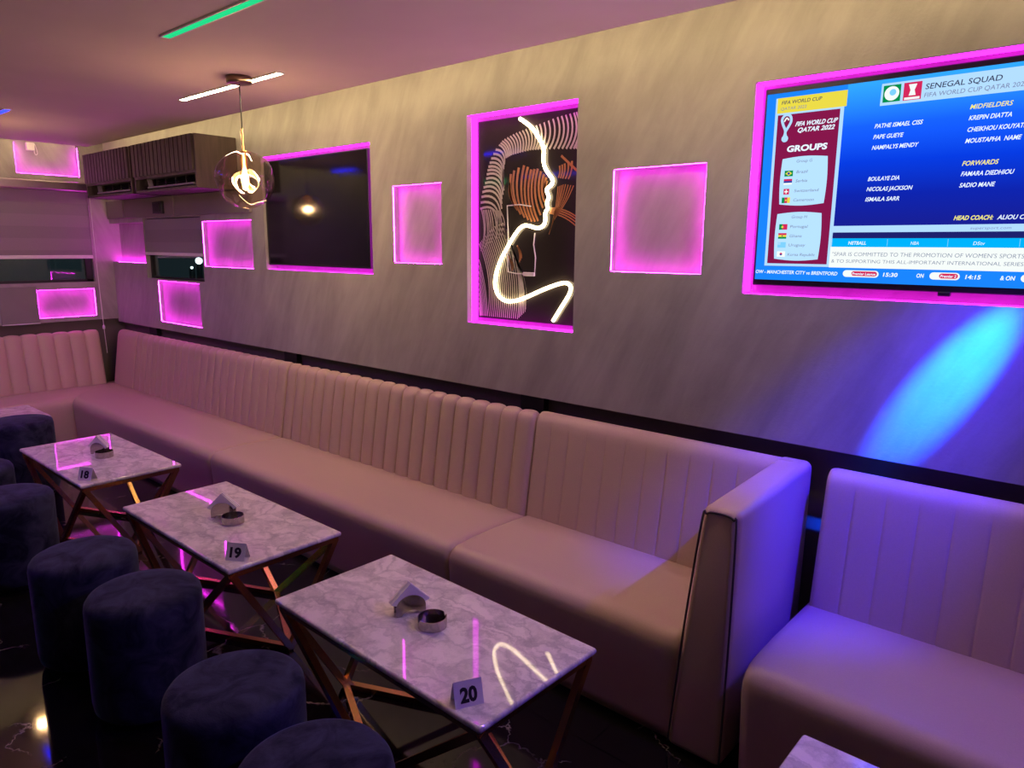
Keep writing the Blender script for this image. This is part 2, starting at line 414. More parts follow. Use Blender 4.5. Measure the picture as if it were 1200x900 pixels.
# magenta strips round the inside of each recess
def led_main(h, label, sides='lrtb', w=.004, y=2.6235, mat=E_mag, tb=0):
    a, b, c, d = h[:4]; m = MB(); t = .0012
    y0, y1 = y - w / 2, y + w / 2
    if 'l' in sides: m.box(a, a + t, y0, y1, c + .004, d - .004)
    if 'r' in sides: m.box(b - t, b, y0, y1, c + .004, d - .004)
    if tb: y0, y1 = YP + .002, YB
    if 't' in sides: m.box(a + .004, b - .004, y0, y1, d - t, d)
    if 'b' in sides: m.box(a + .004, b - .004, y0, y1, c, c + t)
    return tag(m.build('led_strip', mat), label, 'light strip')
led_main(holes['A'], 'magenta light strip in the corner recess left of the small blind', 'rb', .010, 2.672)
led_main(holes['B'], 'magenta light strip in the low recess under the small window', 'lrtb')
led_main(holes['N0'], 'magenta light strip in the square recess between small blind and black television', 'lrtb')
led_main(holes['TV2'], 'magenta light strip round the recess of the switched-off television', 'rtb', .066, 2.665, E_magsoft)
led_main(holes['N1'], 'magenta light strip in the narrow recess left of the neon face', 'lrtb')
led_main(holes['ART'], 'magenta light strip round the recess of the neon face picture', 'lrtb', .044, 2.676, E_magsoft, 1)
led_main(holes['N2'], 'magenta light strip in the square recess right of the neon face', 'lrtb')
led_main(holes['TV1'], 'magenta light strip round the recess of the lit football television', 'lrtb', .066, 2.665, E_magsoft)
def led_end(h, label, sides):
    a, b, c, d = h[:4]; m = MB(); t = .0012; x0, x1 = -7.1255, -7.1215
    if 'l' in sides: m.box(x0, x1, a, a + t, c, min(d, 2.46))
    if 'r' in sides: m.box(x0, x1, b - t, b, c, min(d, 2.46))
    if 't' in sides: m.box(x0, x1, a, b, d - t, d)
    if 'b' in sides: m.box(x0, x1, a, b, c, c + t)
    return tag(m.build('led_strip', E_mag), label, 'light strip')
led_end(eholes['T'], 'magenta light strip in the high recess above the wide blind', 'lrb')
led_end(eholes['L'], 'magenta light strip in the low recess under the wide window on the end wall', 'lrtb')

# windows
def window(name, pts_frame, glass):
    f = pts_frame.build(name, M_blackmat, kind='structure')
    glass.build('glass', M_winglass, f)
    return f
fr = MB(); y0, y1 = eholes['W'][:2]
for a, b, c, d in ((y0, y1, 1.312, 1.335), (y0, y1, 2.07, 2.092), (y0, y0 + .03, 1.312, 2.09), (y1 - .055, y1, 1.312, 2.09), (1.66, 1.70, 1.312, 2.09)):
    fr.box(-7.19, -7.15, a, b, c, d)
window('window_1', fr, MB().box(-7.172, -7.168, y0 + .03, y1 - .055, 1.335, 2.07))
fr = MB(); a0, a1 = holes['W'][:2]
for a, b, c, d in ((a0, a1, 1.365, 1.380), (a0, a1, 1.845, 1.858), (a0, a0 + .02, 1.365, 1.858), (a1 - .025, a1, 1.365, 1.858)):
    fr.box(a, b, 2.655, 2.69, c, d)
window('window_2', fr, MB().box(a0 + .02, a1 - .025, 2.668, 2.672, 1.38, 1.845))
for (x, z, r, l) in ((-5.455, 1.525, .026, 'bright outdoor lamp globe glimpsed through the small window under the blind'), (-5.58, 1.47, .010, 'faint distant lamp globe low behind the small window')):
    t = thing('outdoor_lamp', l, 'lamp', (x * 1.374, 3.6, 0))
    zz = 1.65 + (z - 1.65) * 1.37
    MB().lathe([(.03, 0), (.03, zz - r * 1.37)], 10).build('post', M_blackmat, t)
    MB().lathe([(max(.001, r * 1.37 * math.sin(PI * k / 8)), zz - r * 1.37 * math.cos(PI * k / 8)) for k in range(9)], 16).build('globe', emat('outdoor_glow', (.8, 1, .95), 4), t)

# blinds
t = thing('roller_blind', 'wide grey roller blind half lowered over the end wall window', 'blind', (-7.12, 1.67, 2.13))
mb = MB().rbox(0, .075, -.80, .80, -.04, .04, .012); mb.build('cassette', M_steel_b, t)
mb = MB()
zs = [-.04, -.14, -.24, -.34, -.44, -.54, -.585]
for i, (p, q) in enumerate(zip(zs, zs[1:])):
    mb.box(.012 - .002 * (i % 2), .016 - .002 * (i % 2), -.78, .775, q, p, i % 2)
mb.build('blind_fabric', [M_blind, M_blindband], t)
MB().rbox(.006, .026, -.78, .778, -.612, -.582, .005).build('bottom_rail', M_white, t)
cd = MB().tube([(.055, .785, -.03), (.075, .78, -.6), (.13, .77, -1.22), (.165, .765, -1.45)], .003, 6)
c = cd.build('pull_cord', M_white, t); c['label'] = 'white pull cord'
MB().lathe([(.003, -.02), (.011, -.012), (.011, .012), (.003, .02)], 10, (.13, .77, -1.22)).build('cord_knob', M_white, c)
t = thing('roller_blind', 'small grey roller blind in the long wall under the air conditioner boxes', 'blind', (-5.895, 2.63, 1.85))
mb = MB()
for i, (p, q) in enumerate(((0, -.085), (-.085, -.185), (-.185, -.268))):
    mb.box(-.505, .495, -.002 * (i % 2), .004 - .002 * (i % 2), q, p, i % 2)
mb.build('blind_fabric', [M_blind, M_blindband], t)
MB().rbox(-.507, .497, -.012, .010, -.292, -.268, .004).build('bottom_rail', M_white, t)

# lintel over the small blind, and little things on the walls
m = MB().box(-7.10, -4.63, 2.598, YP, 1.868, 2.018)
for a, b in ((-6.90, -6.72), (-5.81, -5.755)): m.box(a, b, 2.588, 2.60, 1.87, 2.018)
m.build('trim_1', M_lintel, kind='structure')
t = thing('cover_plate', 'small dark square plate on the lintel above the small blind', 'wall plate', (-6.015, 2.588, 1.937))
MB().rbox(-.085, .085, -.012, .010, -.048, .048, .004).build('plate', M_black, t)
MB().rbox(-.06, .06, -.018, -.011, -.034, .034, .003).build('grille', M_blackmat, t)
t = thing('junction_box', 'small white box with looped cable high in the end wall recess', 'junction box', (-7.144, 2.06, 2.44))
MB().rbox(0, .03, -.03, .03, -.032, .032, .005).build('case', M_white, t)
MB().tube(smooth_path([(.012, .032, .03), (.012, .044, .0), (.012, .05, -.05), (.012, .035, -.062), (.012, .028, -.04), (.012, .03, -.03)]), .0035, 6).build('cable', M_white, t)
t = thing('wall_tile', 'plain grey square panel beside the low lit recess on the end wall', 'wall panel', (-7.12, 1.84, 1.128))
MB().rbox(0, .022, -.139, .139, -.152, .158, .003).build('panel', M_greypanel, t)
MB().box(0, .026, -.139, .139, -.160, -.152).build('bottom_trim', M_white, t)
for x0, x1, l in ((-6.566, -6.415, 'black steel post in the gap behind the sofa near the corner'), (-4.39, -4.236, 'black steel post in the gap where the second and third back cushions meet'),
                  (-2.247, -2.10, 'black steel post in the gap behind the deeply channelled sofa, nearest the camera')):
    tag(MB().rbox(x0, x1, 2.66, YB, 0, PB, .003).build('steel_post', M_blackmat), l, 'post')

# ------------------------------------------------------------------ air conditioners in slatted boxes
def ac(x0, x1, l1, l2, side):
    F = 2.33; zb, zt, zm = 2.022, 2.366, 2.138
    t = thing('slatted_cabinet', l1, 'cabinet', (x0, F, zb), 0, 'slatted boxes over the air conditioners')
    w = x1 - x0; h = zt - zb; d = YP - F; hm = zm - zb
    m = MB(); m.box(0, w, 0, d, h - .015, h); m.box(0, .02, 0, d, 0, h); m.box(0, w, 0, d, 0, .016); m.box(.02, w - .02, 0, .02, hm - .02, hm)
    m.build('cabinet_body', M_wood, t)
    MB().box(w - .02, w + .001, -.002, d, 0, h).build('side_panel', M_woodside, t)
    n = 15; s = MB().box(.0, w - .02, .004, .016, hm, h - .002)
    for k in range(n):
        a = (w - .022) * k / n
        s.box(a + .004, a + (w - .022) / n - .010, -.012, .006, hm, h)
    s.build('slat_panel', M_wood, t)
    a = thing('air_conditioner', l2, 'air conditioner', (x0 + .13, F + .02, zb + .016), 0, 'air conditioners in the slatted boxes')
    ww = w - .17
    MB().rbox(0, ww, .075, .26, 0, .28, .02).build('body', M_black, a)
    o = MB(); 
    o.bar((.03, .02, .088), (ww, .02, .088), .045, .018); o.bar((.10, .0, .014), (ww, .0, .014), .05, .012)
    o.bar((.03, .02, .088), (.11, .0, .014), .03, .012); o.box(ww - .012, ww, .0, .09, .01, .095)
    o.build('outlet_frame', M_blindband, a)
    lv = MB()
    for k in range(3): lv.bar((.12, .05, .036 + .018 * k), (ww - .02, .05, .036 + .018 * k), .03, .004, (0, .6, 1))
    for k in range(3): lv.box(.25 + .16 * k, .262 + .16 * k, .04, .07, .02, .085)
    lv.build('louvre', M_black, a)
ac(-6.742, -5.828, 'dark slatted wooden box nearest the corner, high on the wall', 'black air conditioner outlet in the slatted box nearest the corner', False)
ac(-5.78, -4.79, 'dark slatted wooden box with its brown side showing, behind the glass globe', 'black air conditioner outlet in the slatted box behind the glass globe', True)

# ------------------------------------------------------------------ sofas
def prof_back(y0):
    """(y,z) section of a backrest, front face rising to a rounded top and down the rear"""
    p = [(y0 - .004, .30), (y0, .40), (y0 + .018, .52), (y0 + .036, .64), (y0 + .054, .75), (y0 + .064, .815)]
    p += [(y0 + .070, .845), (y0 + .080, .868), (y0 + .096, .882), (y0 + .115, .888), (y0 + .135, .884), (y0 + .15, .870), (y0 + .157, .845), (y0 + .158, .40), (y0 + .158, .05)]
    return p
def back(x0, x1, y0, n, amp, power, top=True, swap=None, fade=.83):
    """channelled backrest running along x; swap maps (x,y,z) for the end wall"""
    P = prof_back(y0)
    nrm = []
    for j in range(len(P)):
        a, b = P[max(j - 1, 0)], P[min(j + 1, len(P) - 1)]
        dy, dz = b[0] - a[0], b[1] - a[1]; l = math.hypot(dy, dz)
        nrm.append((-dz / l, dy / l))
    w = (x1 - x0) / n; per = 10
    xs = [x0 + w * (k + .5 - .5 * math.cos(PI * i / per)) for k in range(n) for i in range(per)] + [x1]
    extra = [.002, .006, .012, .02]
    xs = sorted(set(xs + [x0 + e for e in extra] + [x1 - e for e in extra]))
    vs = []
    for x in xs:
        t = ((x - x0) / w) % 1.0
        if abs(x - x1) < 1e-6: t = 0
        b = math.sin(PI * t) ** power if amp else 0
        e = min(x - x0, x1 - x)
        end = -.016 * (1 - math.sqrt(max(0, 1 - (1 - min(e / .022, 1)) ** 2)))
        for j, (y, z) in enumerate(P):
            k = 1.0 if top or z < fade - .02 else max(0, 1 - (z - fade + .02) / .03)
            if j > 11: k = 0
            off = amp * (b - 1) * k + end
            vs.append((x, y + nrm[j][0] * off, z + nrm[j][1] * off))
    m = len(P)
    fs = [(i * m + j, (i + 1) * m + j, (i + 1) * m + j + 1, i * m + j + 1) for i in range(len(xs) - 1) for j in range(m - 1)]
    fs += [tuple(range(m)), tuple((len(xs) - 1) * m + j for j in range(m - 1, -1, -1))]
    if swap: vs = [swap(*v) for v in vs]
    return MB().add(vs, fs, 0, True)
def seat(x0, x1, yf, yr, mitre0=False, mitre1=False, swap=None, crown=.006):
    P = [(yf + .022, .012), (yf + .020, .05), (yf + .008, .20), (yf + .001, .30), (yf, .33)]
    P += [(yf + .062 - .062 * math.cos(a), .345 + .060 * math.sin(a)) for a in [PI / 2 * k / 8 for k in range(1, 9)]]
    P += [(yf + .14, .410), (yf + .25, .411), (yf + .38, .407), (yr, .398), (yr, .012)]
    nx = 28; vs = []
    for i in range(nx + 1):
        s = i / nx
        # denser near the two ends so the seam rounds over
        s = .5 - .5 * math.cos(PI * s)
        for (y, z) in P:
            a = x0 - (y - yf) if mitre0 else x0
            b = x1 + (y - yf) if mitre1 else x1
            x = a + (b - a) * s
            e0 = 1 if mitre0 else min((x - a) / .03, 1); e1 = 1 if mitre1 else min((b - x) / .03, 1)
            e = min(e0, e1); dn = .018 * (1 - math.sqrt(max(0, 1 - (1 - e) ** 2)))
            zz = z - dn * (1 if z > .30 else 0)
            yy = y + (dn * .8 if y < yf + .06 else 0)
            vs.append((x, yy, zz))
    m = len(P)
    fs = [(i * m + j, i * m + j + 1, (i + 1) * m + j + 1, (i + 1) * m + j) for i in range(nx) for j in range(m - 1)]
    fs += [(i * m + m - 1, i * m, (i + 1) * m, (i + 1) * m + m - 1) for i in range(nx)]
    fs += [tuple(range(m - 1, -1, -1)), tuple(nx * m + j for j in range(m))]
    if swap: vs = [swap(*v) for v in vs]
    return MB().add(vs, fs, 0, True)
YS, YK = 1.965, 2.455        # seat front, seat/back line
def sofa(label):
    return thing('banquette_sofa', label, 'sofa', (0, 0, 0))
t = sofa('long beige corner sofa in the far corner, finely channelled and tinted magenta')
corner = t
seat(-6.47, -4.151, YS, 2.56, mitre0=True).build('seat', M_leather, t)
back(-6.515, -4.151, YK, 22, .009, .5).build('backrest', M_leather, t)
o = back(-6.93, -6.52, YK, 1, 0, 1).build('backrest', M_leather, t); o['label'] = 'plain corner back cushion'
t = sofa('beige wall sofa with deeply channelled back, in the middle of the long wall')
seat(-4.149, -2.061, YS, 2.56).build('seat', M_leather, t)
back(-4.149, -2.061, YK, 20, .019, .42).build('backrest', M_leather, t)
t = sofa('beige wall sofa with smooth stitched back and a closed side panel at its right end')
seat(-2.059, -.985, YS, 2.56).build('seat', M_leather, t)
back(-2.059, -.862, YK + .02, 12, .004, .14, top=False).build('backrest', M_leather, t)
bm = bmesh.new(); bmesh.ops.create_cube(bm, size=1)
for v in bm.verts:
    top = v.co.z > 0; fr_ = v.co.y < 0
    x = (-.938 if v.co.x < 0 else -.815) if top else (-1.005 if v.co.x < 0 else -.808)
    v.co = Vector((x, (1.995 if top else 1.955) if fr_ else (2.645 if top else 2.60), (.862 if fr_ else .886) if top else .012))
bmesh.ops.bevel(bm, geom=bm.edges[:], offset=.028, segments=5, profile=.5, affect='EDGES')
arm = MB().bm(bm, 0, True).build('side_panel', M_leather, t)
pp = [(-.993, 1.956, .03), (-.965, 1.972, .45), (-.934, 1.990, .815), (-.922, 1.992, .838), (-.90, 1.994, .847), (-.85, 1.994, .847), (-.831, 1.992, .838), (-.822, 1.990, .815), (-.813, 1.972, .45), (-.812, 1.956, .03)]
o = MB().tube(smooth_path(pp, 4), .0035, 6).build('piping', M_seam, arm); o['label'] = 'dark piping round the front of the side panel'
t = sofa('beige wall sofa at the right edge, lit blue and violet')
seat(-.757, 1.75, 1.945, 2.58).build('seat', M_leather, t)
back(-.742, 1.75, 2.478, 25, .004, .14, top=False).build('backrest', M_leather, t)
# end wall run: built along x then turned, front edge x=-6.47
sw = lambda x, y, z: (-6.47 - (y - YS), x, z)
t = corner      # the run along the short end wall is one piece with the corner
seat(-1.0, YS, YS, 2.56, mitre1=True, swap=sw).build('seat', M_leather, t)
back(-1.0, 2.42, YK + .01, 28, .017, .42, swap=sw).build('backrest', M_leather, t)

# ------------------------------------------------------------------ tables
TL, TW, TH = 1.0, .51, .45
def make_table(label, loc, rz):
    t = thing('cocktail_table', label, 'table', loc, rz, 'marble cocktail tables')
    MB().rbox(-TL / 2, TL / 2, -TW / 2, TW / 2, TH - .020, TH, .0085, 3).build('tabletop', M_marble, t)
    zc = TH - .020; ix, iy = TL / 2 - .022, TW / 2 - .022
    m = MB()
    for s in (-1, 1):
        m.box(-ix - .011, ix + .011, s * iy - .011, s * iy + .011, zc - .022, zc)
        m.box(s * ix - .011, s * ix + .011, -iy + .011, iy - .011, zc - .022, zc)
    m.build('top_frame', M_gold, t)
    bx, by = ix - .005, iy - .015
    mids = [(0, -by), (bx, 0), (0, by), (-bx, 0)]
    for sx in (-1, 1):
        for sy in (-1, 1):
            for q in ((0, sy * by), (sx * bx, 0)):
                a = Vector((sx * ix, sy * iy, zc - .012)); b = Vector((q[0], q[1], .012))
                MB().bar(a, b, .024, .024).build('leg', M_gold, t)
    for k in range(4):
        a, b = mids[k], mids[(k + 1) % 4]
        MB().bar((a[0], a[1], .012), (b[0], b[1], .012), .024, .022).build('base_bar', M_gold, t)
    return t
t20 = make_table('white marble table with brass legs carrying number card 20', (-1.606, 1.434, 0), -.022)
t19 = dup(t20, (-2.930, 1.449, 0), -.006, 'white marble table with brass legs carrying number card 19')
t18 = dup(t20, (-4.390, 1.431, 0), .001, 'white marble table with brass legs carrying number card 18')
t17 = dup(t20, (-5.958, 1.092, 0), PI / 2, 'marble table by the end wall sofa, half hidden behind a dark stool')
t21 = dup(t20, (.005, 1.442, 0), -.01, 'marble table in the bottom right, only its corner in view')

# stools
def make_stool(label, loc):
    t = thing('round_stool', label, 'stool', loc, 0, 'navy velvet stools')
    r, h = .19, .45
    p = [(.001, .025), (r - .02, .025), (r - .004, .04), (r, .07), (r, h - .045), (r - .003, h - .026), (r - .012, h - .012), (r - .028, h - .003), (r - .06, h), (.09, h + .002), (.001, h + .002)]
    MB().lathe(p, 64, fn=lambda a, z: 1 + .006 * math.sin(3 * a + 9 * z)).build('upholstery', M_velvet, t)
    MB().lathe([(.001, 0), (r - .035, 0), (r - .035, .03), (.001, .03)], 40).build('plinth', M_black, t)
    return t
s = make_stool('navy velvet stool in front of table 20, to the left', (-1.77, .862, 0))
dup(s, (-1.322, .822, 0), .9, 'navy velvet stool cut off by the bottom edge, nearest the camera')
dup(s, (-2.53, .925, 0), 2.1, 'navy velvet stool in front of the card 19 table, to the right')
dup(s, (-3.03, .90, 0), 3.0, 'navy velvet stool in front of the card 19 table, to the left')
dup(s, (-4.035, .90, 0), 4.0, 'navy velvet stool at the left edge in front of table 18')
dup(s, (-4.69, .90, 0), 5.0, 'navy velvet stool at the left edge, only a sliver of its top showing')
t = thing('round_stool', 'taller dark stool at the left edge hiding the corner of the end table', 'stool', (-5.47, 1.33, 0))
p = [(.001, .02), (.19, .02), (.198, .05), (.198, .46), (.192, .49), (.17, .502), (.001, .505)]
MB().lathe(p, 56).build('upholstery', M_velvet, t)
MB().lathe([(.001, 0), (.165, 0), (.165, .024), (.001, .024)], 40).build('plinth', M_black, t)

# ------------------------------------------------------------------ things on the tables
def ashtray(label, x, y):
    t = thing('ashtray', label, 'ashtray', (x, y, TH), 0, 'steel ashtrays')
    n = 48; R, r, h = .047, .0445, .034
    vs, fs = [], []
    for k in range(n):
        a = 2 * PI * k / n; c, s_ = math.cos(a), math.sin(a)
        hh = h - (.010 if k in (9, 10, 33, 34) else 0)
        vs += [(R * c, R * s_, 0), (R * c, R * s_, hh), (r * c, r * s_, hh), (r * c, r * s_, .003)]
    for k in range(n):
        a, b = 4 * k, 4 * ((k + 1) % n)
        for j in range(3): fs.append((a + j, b + j, b + j + 1, a + j + 1))
    fs += [tuple(4 * k for k in range(n - 1, -1, -1)), tuple(4 * k + 3 for k in range(n))]
    MB().add(vs, fs, 0, False).build('bowl', M_steel, t)
    return t
def holder(l1, l2, x, y, rz):
    t = thing('napkin_holder', l1, 'napkin holder', (x, y, TH), rz, 'steel napkin holders')
    R = .050; d = .017
    for s in (-1, 1):
        prof = [(-R, 0), (-R, .028)] + [(-R * math.cos(PI * k / 20), .028 + .042 * math.sin(PI * k / 20)) for k in range(1, 20)] + [(R, .028), (R, 0), (R - .018, 0)]
        prof += [((R - .020) * math.cos(PI * k / 10), .001 + .017 * math.sin(PI * k / 10)) for k in range(1, 10)] + [(-R + .018, 0)]
        n = len(prof); ys = (s * d - .0012, s * d + .0012)
        vs = [(p, q_, z) for q_ in ys for p, z in prof]
        fs = [tuple(range(n)), tuple(range(2 * n - 1, n - 1, -1))] + [(i, i + n, (i + 1) % n + n, (i + 1) % n) for i in range(n)]
        MB().add(vs, fs).build('side_plate', M_steel, t)
    MB().box(-R, R, -d, d, .024, .027).build('shelf', M_steel, t)
    p = thing('napkin_stack', l2, 'napkins', (x, y, TH + .028), rz, 'folded napkins in the holders')
    for k in range(6):
        yy = -.0135 + .0052 * k; o = random.uniform(-.003, .003); w = .066
        tri = [(-w + o, .018), (o, .018 + w + random.uniform(-.002, .002)), (w + o, .018), (.02 + o, .0), (-.02 + o, .0)]
        vs = [(a, b, z) for b in (yy - .0022, yy + .0022) for a, z in tri]
        MB().add(vs, [(0, 1, 2, 3, 4), (9, 8, 7, 6, 5)] + [(i, i + 5, (i + 1) % 5 + 5, (i + 1) % 5) for i in range(5)]).build('napkin', M_paper, p)
def card(num, label, x, y, rz):
    t = thing('number_card', label, 'table number', (x, y, TH), rz)
    w, h, d = .040, .064, .024; e = .0006
    m = MB()
    for s in (-1, 1):
        a = [(-w, s * d, 0), (w, s * d, 0), (w, s * .0008, h), (-w, s * .0008, h)]
        b = [(p[0], p[1] - s * .0012, p[2]) for p in a]
        m.add(a + b, [(0, 1, 2, 3), (7, 6, 5, 4), (0, 4, 5, 1), (2, 6, 7, 3), (1, 5, 6, 2), (0, 3, 7, 4)])
    m.build('folded_card', M_paper, t)
    tx = MB(); put_text(tx, num, -.024, .024, 0, .038, 0, 0, .045)
    sl = math.hypot(h, d)
    tx.v = [(p[0], -d + (p[2] + .014) / sl * (d - .0008) - .0006, (p[2] + .014) / sl * h) for p in tx.v]
    o = tx.build('numerals', M_ink, t); o['label'] = 'black printed ' + num
holder('steel napkin holder beside the ashtray on table 20', 'white folded napkins standing in the holder on table 20', -1.690, 1.440, 1.12)
ashtray('round steel ashtray on table 20', -1.572, 1.432)
holder('steel napkin holder beside the ashtray on table 19', 'white folded napkins standing in the holder on table 19', -2.965, 1.452, .80)
ashtray('round steel ashtray on table 19', -2.868, 1.445)
holder('steel napkin holder behind the ashtray on table 18', 'white folded napkins standing in the holder on table 18', -4.425, 1.458, .50)
ashtray('round steel ashtray on table 18', -4.345, 1.452)
card('20', 'folded white number card on the marble table nearest the camera', -1.215, 1.228, 1.10)
card('19', 'folded white number card on the middle of the three full marble tables', -2.508, 1.272, .55)
card('18', 'folded white number card on the far marble table beside the corner sofa', -3.978, 1.238, .50)

# ------------------------------------------------------------------ pendants
def pendant(label, x, y, zg=1.968, R=.142):
    t = thing('pendant_lamp', label, 'pendant lamp', (x, y, ZC), 0, 'glass globe pendants')
    dz = zg - ZC
    MB().lathe([(.001, -.034), (.045, -.034), (.058, -.031), (.06, -.026), (.06, 0), (.001, 0)], 32).build('canopy', M_bronze, t)
    MB().tube([(0, 0, -.034), (.001, 0, dz * .5), (0, 0, dz + R + .09)], .0032, 6).build('cord', M_black, t)
    MB().lathe([(.001, dz + R + .10), (.007, dz + R + .10), (.007, dz + R - .005), (.036, dz + R - .008), (.036, dz + R - .02), (.018, dz + R - .022), (.018, dz + R - .085), (.001, dz + R - .085)], 24).build('socket', M_gold, t)
    n, m = 64, 40; vs, fs = [], []
    dents = [(Vector((-.55, -.75, -.25)).normalized(), .30), (Vector((.75, -.6, .0)).normalized(), .22), (Vector((.2, -.7, -.7)).normalized(), .2), (Vector((.3, .8, .1)).normalized(), .25), (Vector((-.8, .5, -.1)).normalized(), .22)]
    t0 = .26
    for i in range(m + 1):
        th = t0 + (PI - t0 - .002) * i / m
        for k in range(n):
            a = 2 * PI * k / n
            d = Vector((math.sin(th) * math.cos(a), math.sin(th) * math.sin(a), math.cos(th)))
            rr = R
            for c, s_ in dents:
                g = d.angle(c)
                rr -= R * s_ * .40 * math.exp(-(g / .36) ** 2)
            rr *= 1 + .02 * math.sin(5 * a + 3 * th)
            vs.append((d.x * rr * 1.02, d.y * rr * 1.02, dz + d.z * rr * .97))
    fs = [(i * n + k, (i + 1) * n + k, (i + 1) * n + (k + 1) % n, i * n + (k + 1) % n) for i in range(m) for k in range(n)]
    MB().add(vs, fs, 0, True).build('globe', M_globe, t)
    zb = dz + R - .085
    MB().lathe([(.013, zb), (.020, zb - .02), (.030, zb - .06), (.033, zb - .085), (.026, zb - .105), (.001, zb - .114)], 24).build('bulb', thin_glass('bulb_glass', (1, .93, .78), .08), t)
    MB().lathe([(.003, zb - .01), (.013, zb - .035), (.017, zb - .065), (.012, zb - .09), (.001, zb - .096)], 16).build('filament', E_bulb, t)
    return t
pendant('smoky glass globe pendant with glowing bulb hanging in front of the long wall', -3.425, 1.91)
pendant('smoky glass globe pendant left of the view, mirrored in the black floor', -5.925, 1.353)

# ceiling light bars
def bar(label, x0, x1, y, em):
    t = thing('ceiling_light', label, 'ceiling light', ((x0 + x1) / 2, y, ZC)); L = (x1 - x0) / 2
    MB().box(-L, L, -.016, .016, -.006, -.001).build('diffuser', em, t)
    m = MB(); m.box(-L - .004, L + .004, -.021, -.016, -.007, 0); m.box(-L - .004, L + .004, .016, .021, -.007, 0)
    m.box(-L - .006, -L, -.021, .021, -.007, 0); m.box(L, L + .006, -.021, .021, -.007, 0)
    m.build('housing', M_white, t)
bar('warm white light bar in the ceiling beside the pendant canopy', -4.19, -3.18, 1.985, E_white)
bar('green light bar in the ceiling', -3.0, -1.99, 1.374, E_green)
bar('blue light bar in the ceiling at the left edge', -6.33, -5.32, 1.44, E_blue)
bar('added warm white fill bar above the stitched sofa, unseen', -1.55, -1.0, 1.985, E_white)  # added unseen bar, gives the sofas and wall warm light from above
bar('blue light bar in the ceiling left of the view, mirrored high in the picture', -4.95, -4.05, .60, E_bluestrong)
bar('blue light bar in the ceiling over the room, mirrored beside the neon nose', -5.55, -4.68, -1.15, E_bluestrong)
bar('blue light bar in the ceiling near the end wall, mirrored in the black television', -6.82, -6.42, .42, E_bluestrong)
bar('green light bar in the ceiling near the end wall, left of the view', -7.0, -6.05, -1.5, E_greenstrong)
bar('added magenta fill bar left of the view, unseen, tinting the corner sofa', -5.78, -5.08, .30, E_magfill)  # added unseen bar, put in to colour the far corner magenta

# ------------------------------------------------------------------ televisions
t = thing('television', 'large black switched-off television in a magenta recess', 'television', (-3.92, 2.637, 1.853))
MB().rbox(-.562, .541, 0, .058, -.337, .338, .004).build('casing', M_black, t)
MB().box(-.553, .532, -.0012, .0005, -.325, .330).build('screen', M_screen_off, t)

t = thing('television', 'large lit television showing a blue football squad list', 'television', (0, 0, 0))
YT = 2.656
MB().rbox(-1.103, .140, YT + .0015, 2.698, 1.515, 2.213, .004).build('casing', M_black, t)
MB().rbox(-.245 - .24, -.21 - .24, YT - .004, YT + .02, 1.503, 1.518, .003).build('sensor', M_black, t)
m, nt, b = newmat('screen_picture'); nt.nodes.remove(b)
tc = N(nt, 'ShaderNodeTexCoord'); sp = N(nt, 'ShaderNodeSeparateXYZ'); nt.links.new(tc.outputs['Object'], sp.inputs[0])
mr = N(nt, 'ShaderNodeMapRange'); mr.inputs[1].default_value = 1.73; mr.inputs[2].default_value = 2.192; nt.links.new(sp.outputs[2], mr.inputs[0])
rp = N(nt, 'ShaderNodeValToRGB'); e = rp.color_ramp.elements
e[0].position = 0; e[0].color = (.008, .012, .26, 1); e[1].position = 1; e[1].color = (.03, .36, 1.0, 1)
for ps, c in ((.22, (.004, .016, .38, 1)), (.45, (.002, .04, .68, 1)), (.70, (.008, .11, .95, 1))):
    k = e.new(ps); k.color = c
nt.links.new(mr.outputs[0], rp.inputs[0])
em = N(nt, 'ShaderNodeEmission', Strength=1.15); nt.links.new(rp.outputs[0], em.inputs[0]); nt.links.new(em.outputs[0], nt.nodes['Material Output'].inputs[0])
M_pic = m
sc = MB().rect(-1.094, .131, 1.537, 2.193, YT).build('screen', M_pic, t)
def sm(n, c, s=1.1): return emat('screen_' + n, c, s, False)
S = [sm('sky', (.01, .22, .95)), sm('paleblue', (.42, .68, 1.0)), sm('yellow', (.78, .66, .06)), sm('maroon', (.22, .008, .065)), sm('card', (.45, .72, 1.0)), sm('green', (.0, .25, .07)),
     sm('red', (.62, .02, .10)), sm('cyan', (.0, .42, .90)), sm('white', (.85, .90, .88)), sm('navy', (.012, .014, .14)), sm('flagblue', (.02, .05, .35)), sm('lightsky', (.20, .60, .95))]
SKY, PALE, YEL, MAR, CARD, GRN, RED, CYA, WHT, NAV, FBL, LSK = range(12)
g = MB(); q = .0003
L1, L2, L3, L4 = YT - q, YT - 2 * q, YT - 3 * q, YT - 4 * q
g.rect(-1.094, -1.061, 1.587, 2.193, L1, SKY); g.rect(-1.094, .131, 1.537, 1.587, L1, SKY); g.rect(-1.061, -.820, 2.176, 2.193, L1, SKY)
g.rect(-1.061, -.826, 1.588, 2.176, L1, PALE); g.rect(-1.055, -.819, 2.124, 2.176, L2, YEL)
g.rect(-1.051, -.838, 1.597, 2.118, L2, MAR)
def cardpoly(x0, x1, z0, z1):
    pts = []
    for i in range(9): pts.append((x0 + (x1 - x0) * i / 8, z0 - .006 * math.sin(PI * i / 8)))
    for i in range(1, 9): pts.append((x1 + .004 * math.sin(PI * i / 8), z0 + (z1 - z0) * i / 8))
    for i in range(1, 9): pts.append((x1 - (x1 - x0) * i / 8, z1 + .006 * math.sin(PI * i / 8)))
    for i in range(1, 8): pts.append((x0 - .004 * math.sin(PI * i / 8), z1 - (z1 - z0) * i / 8))
    return pts
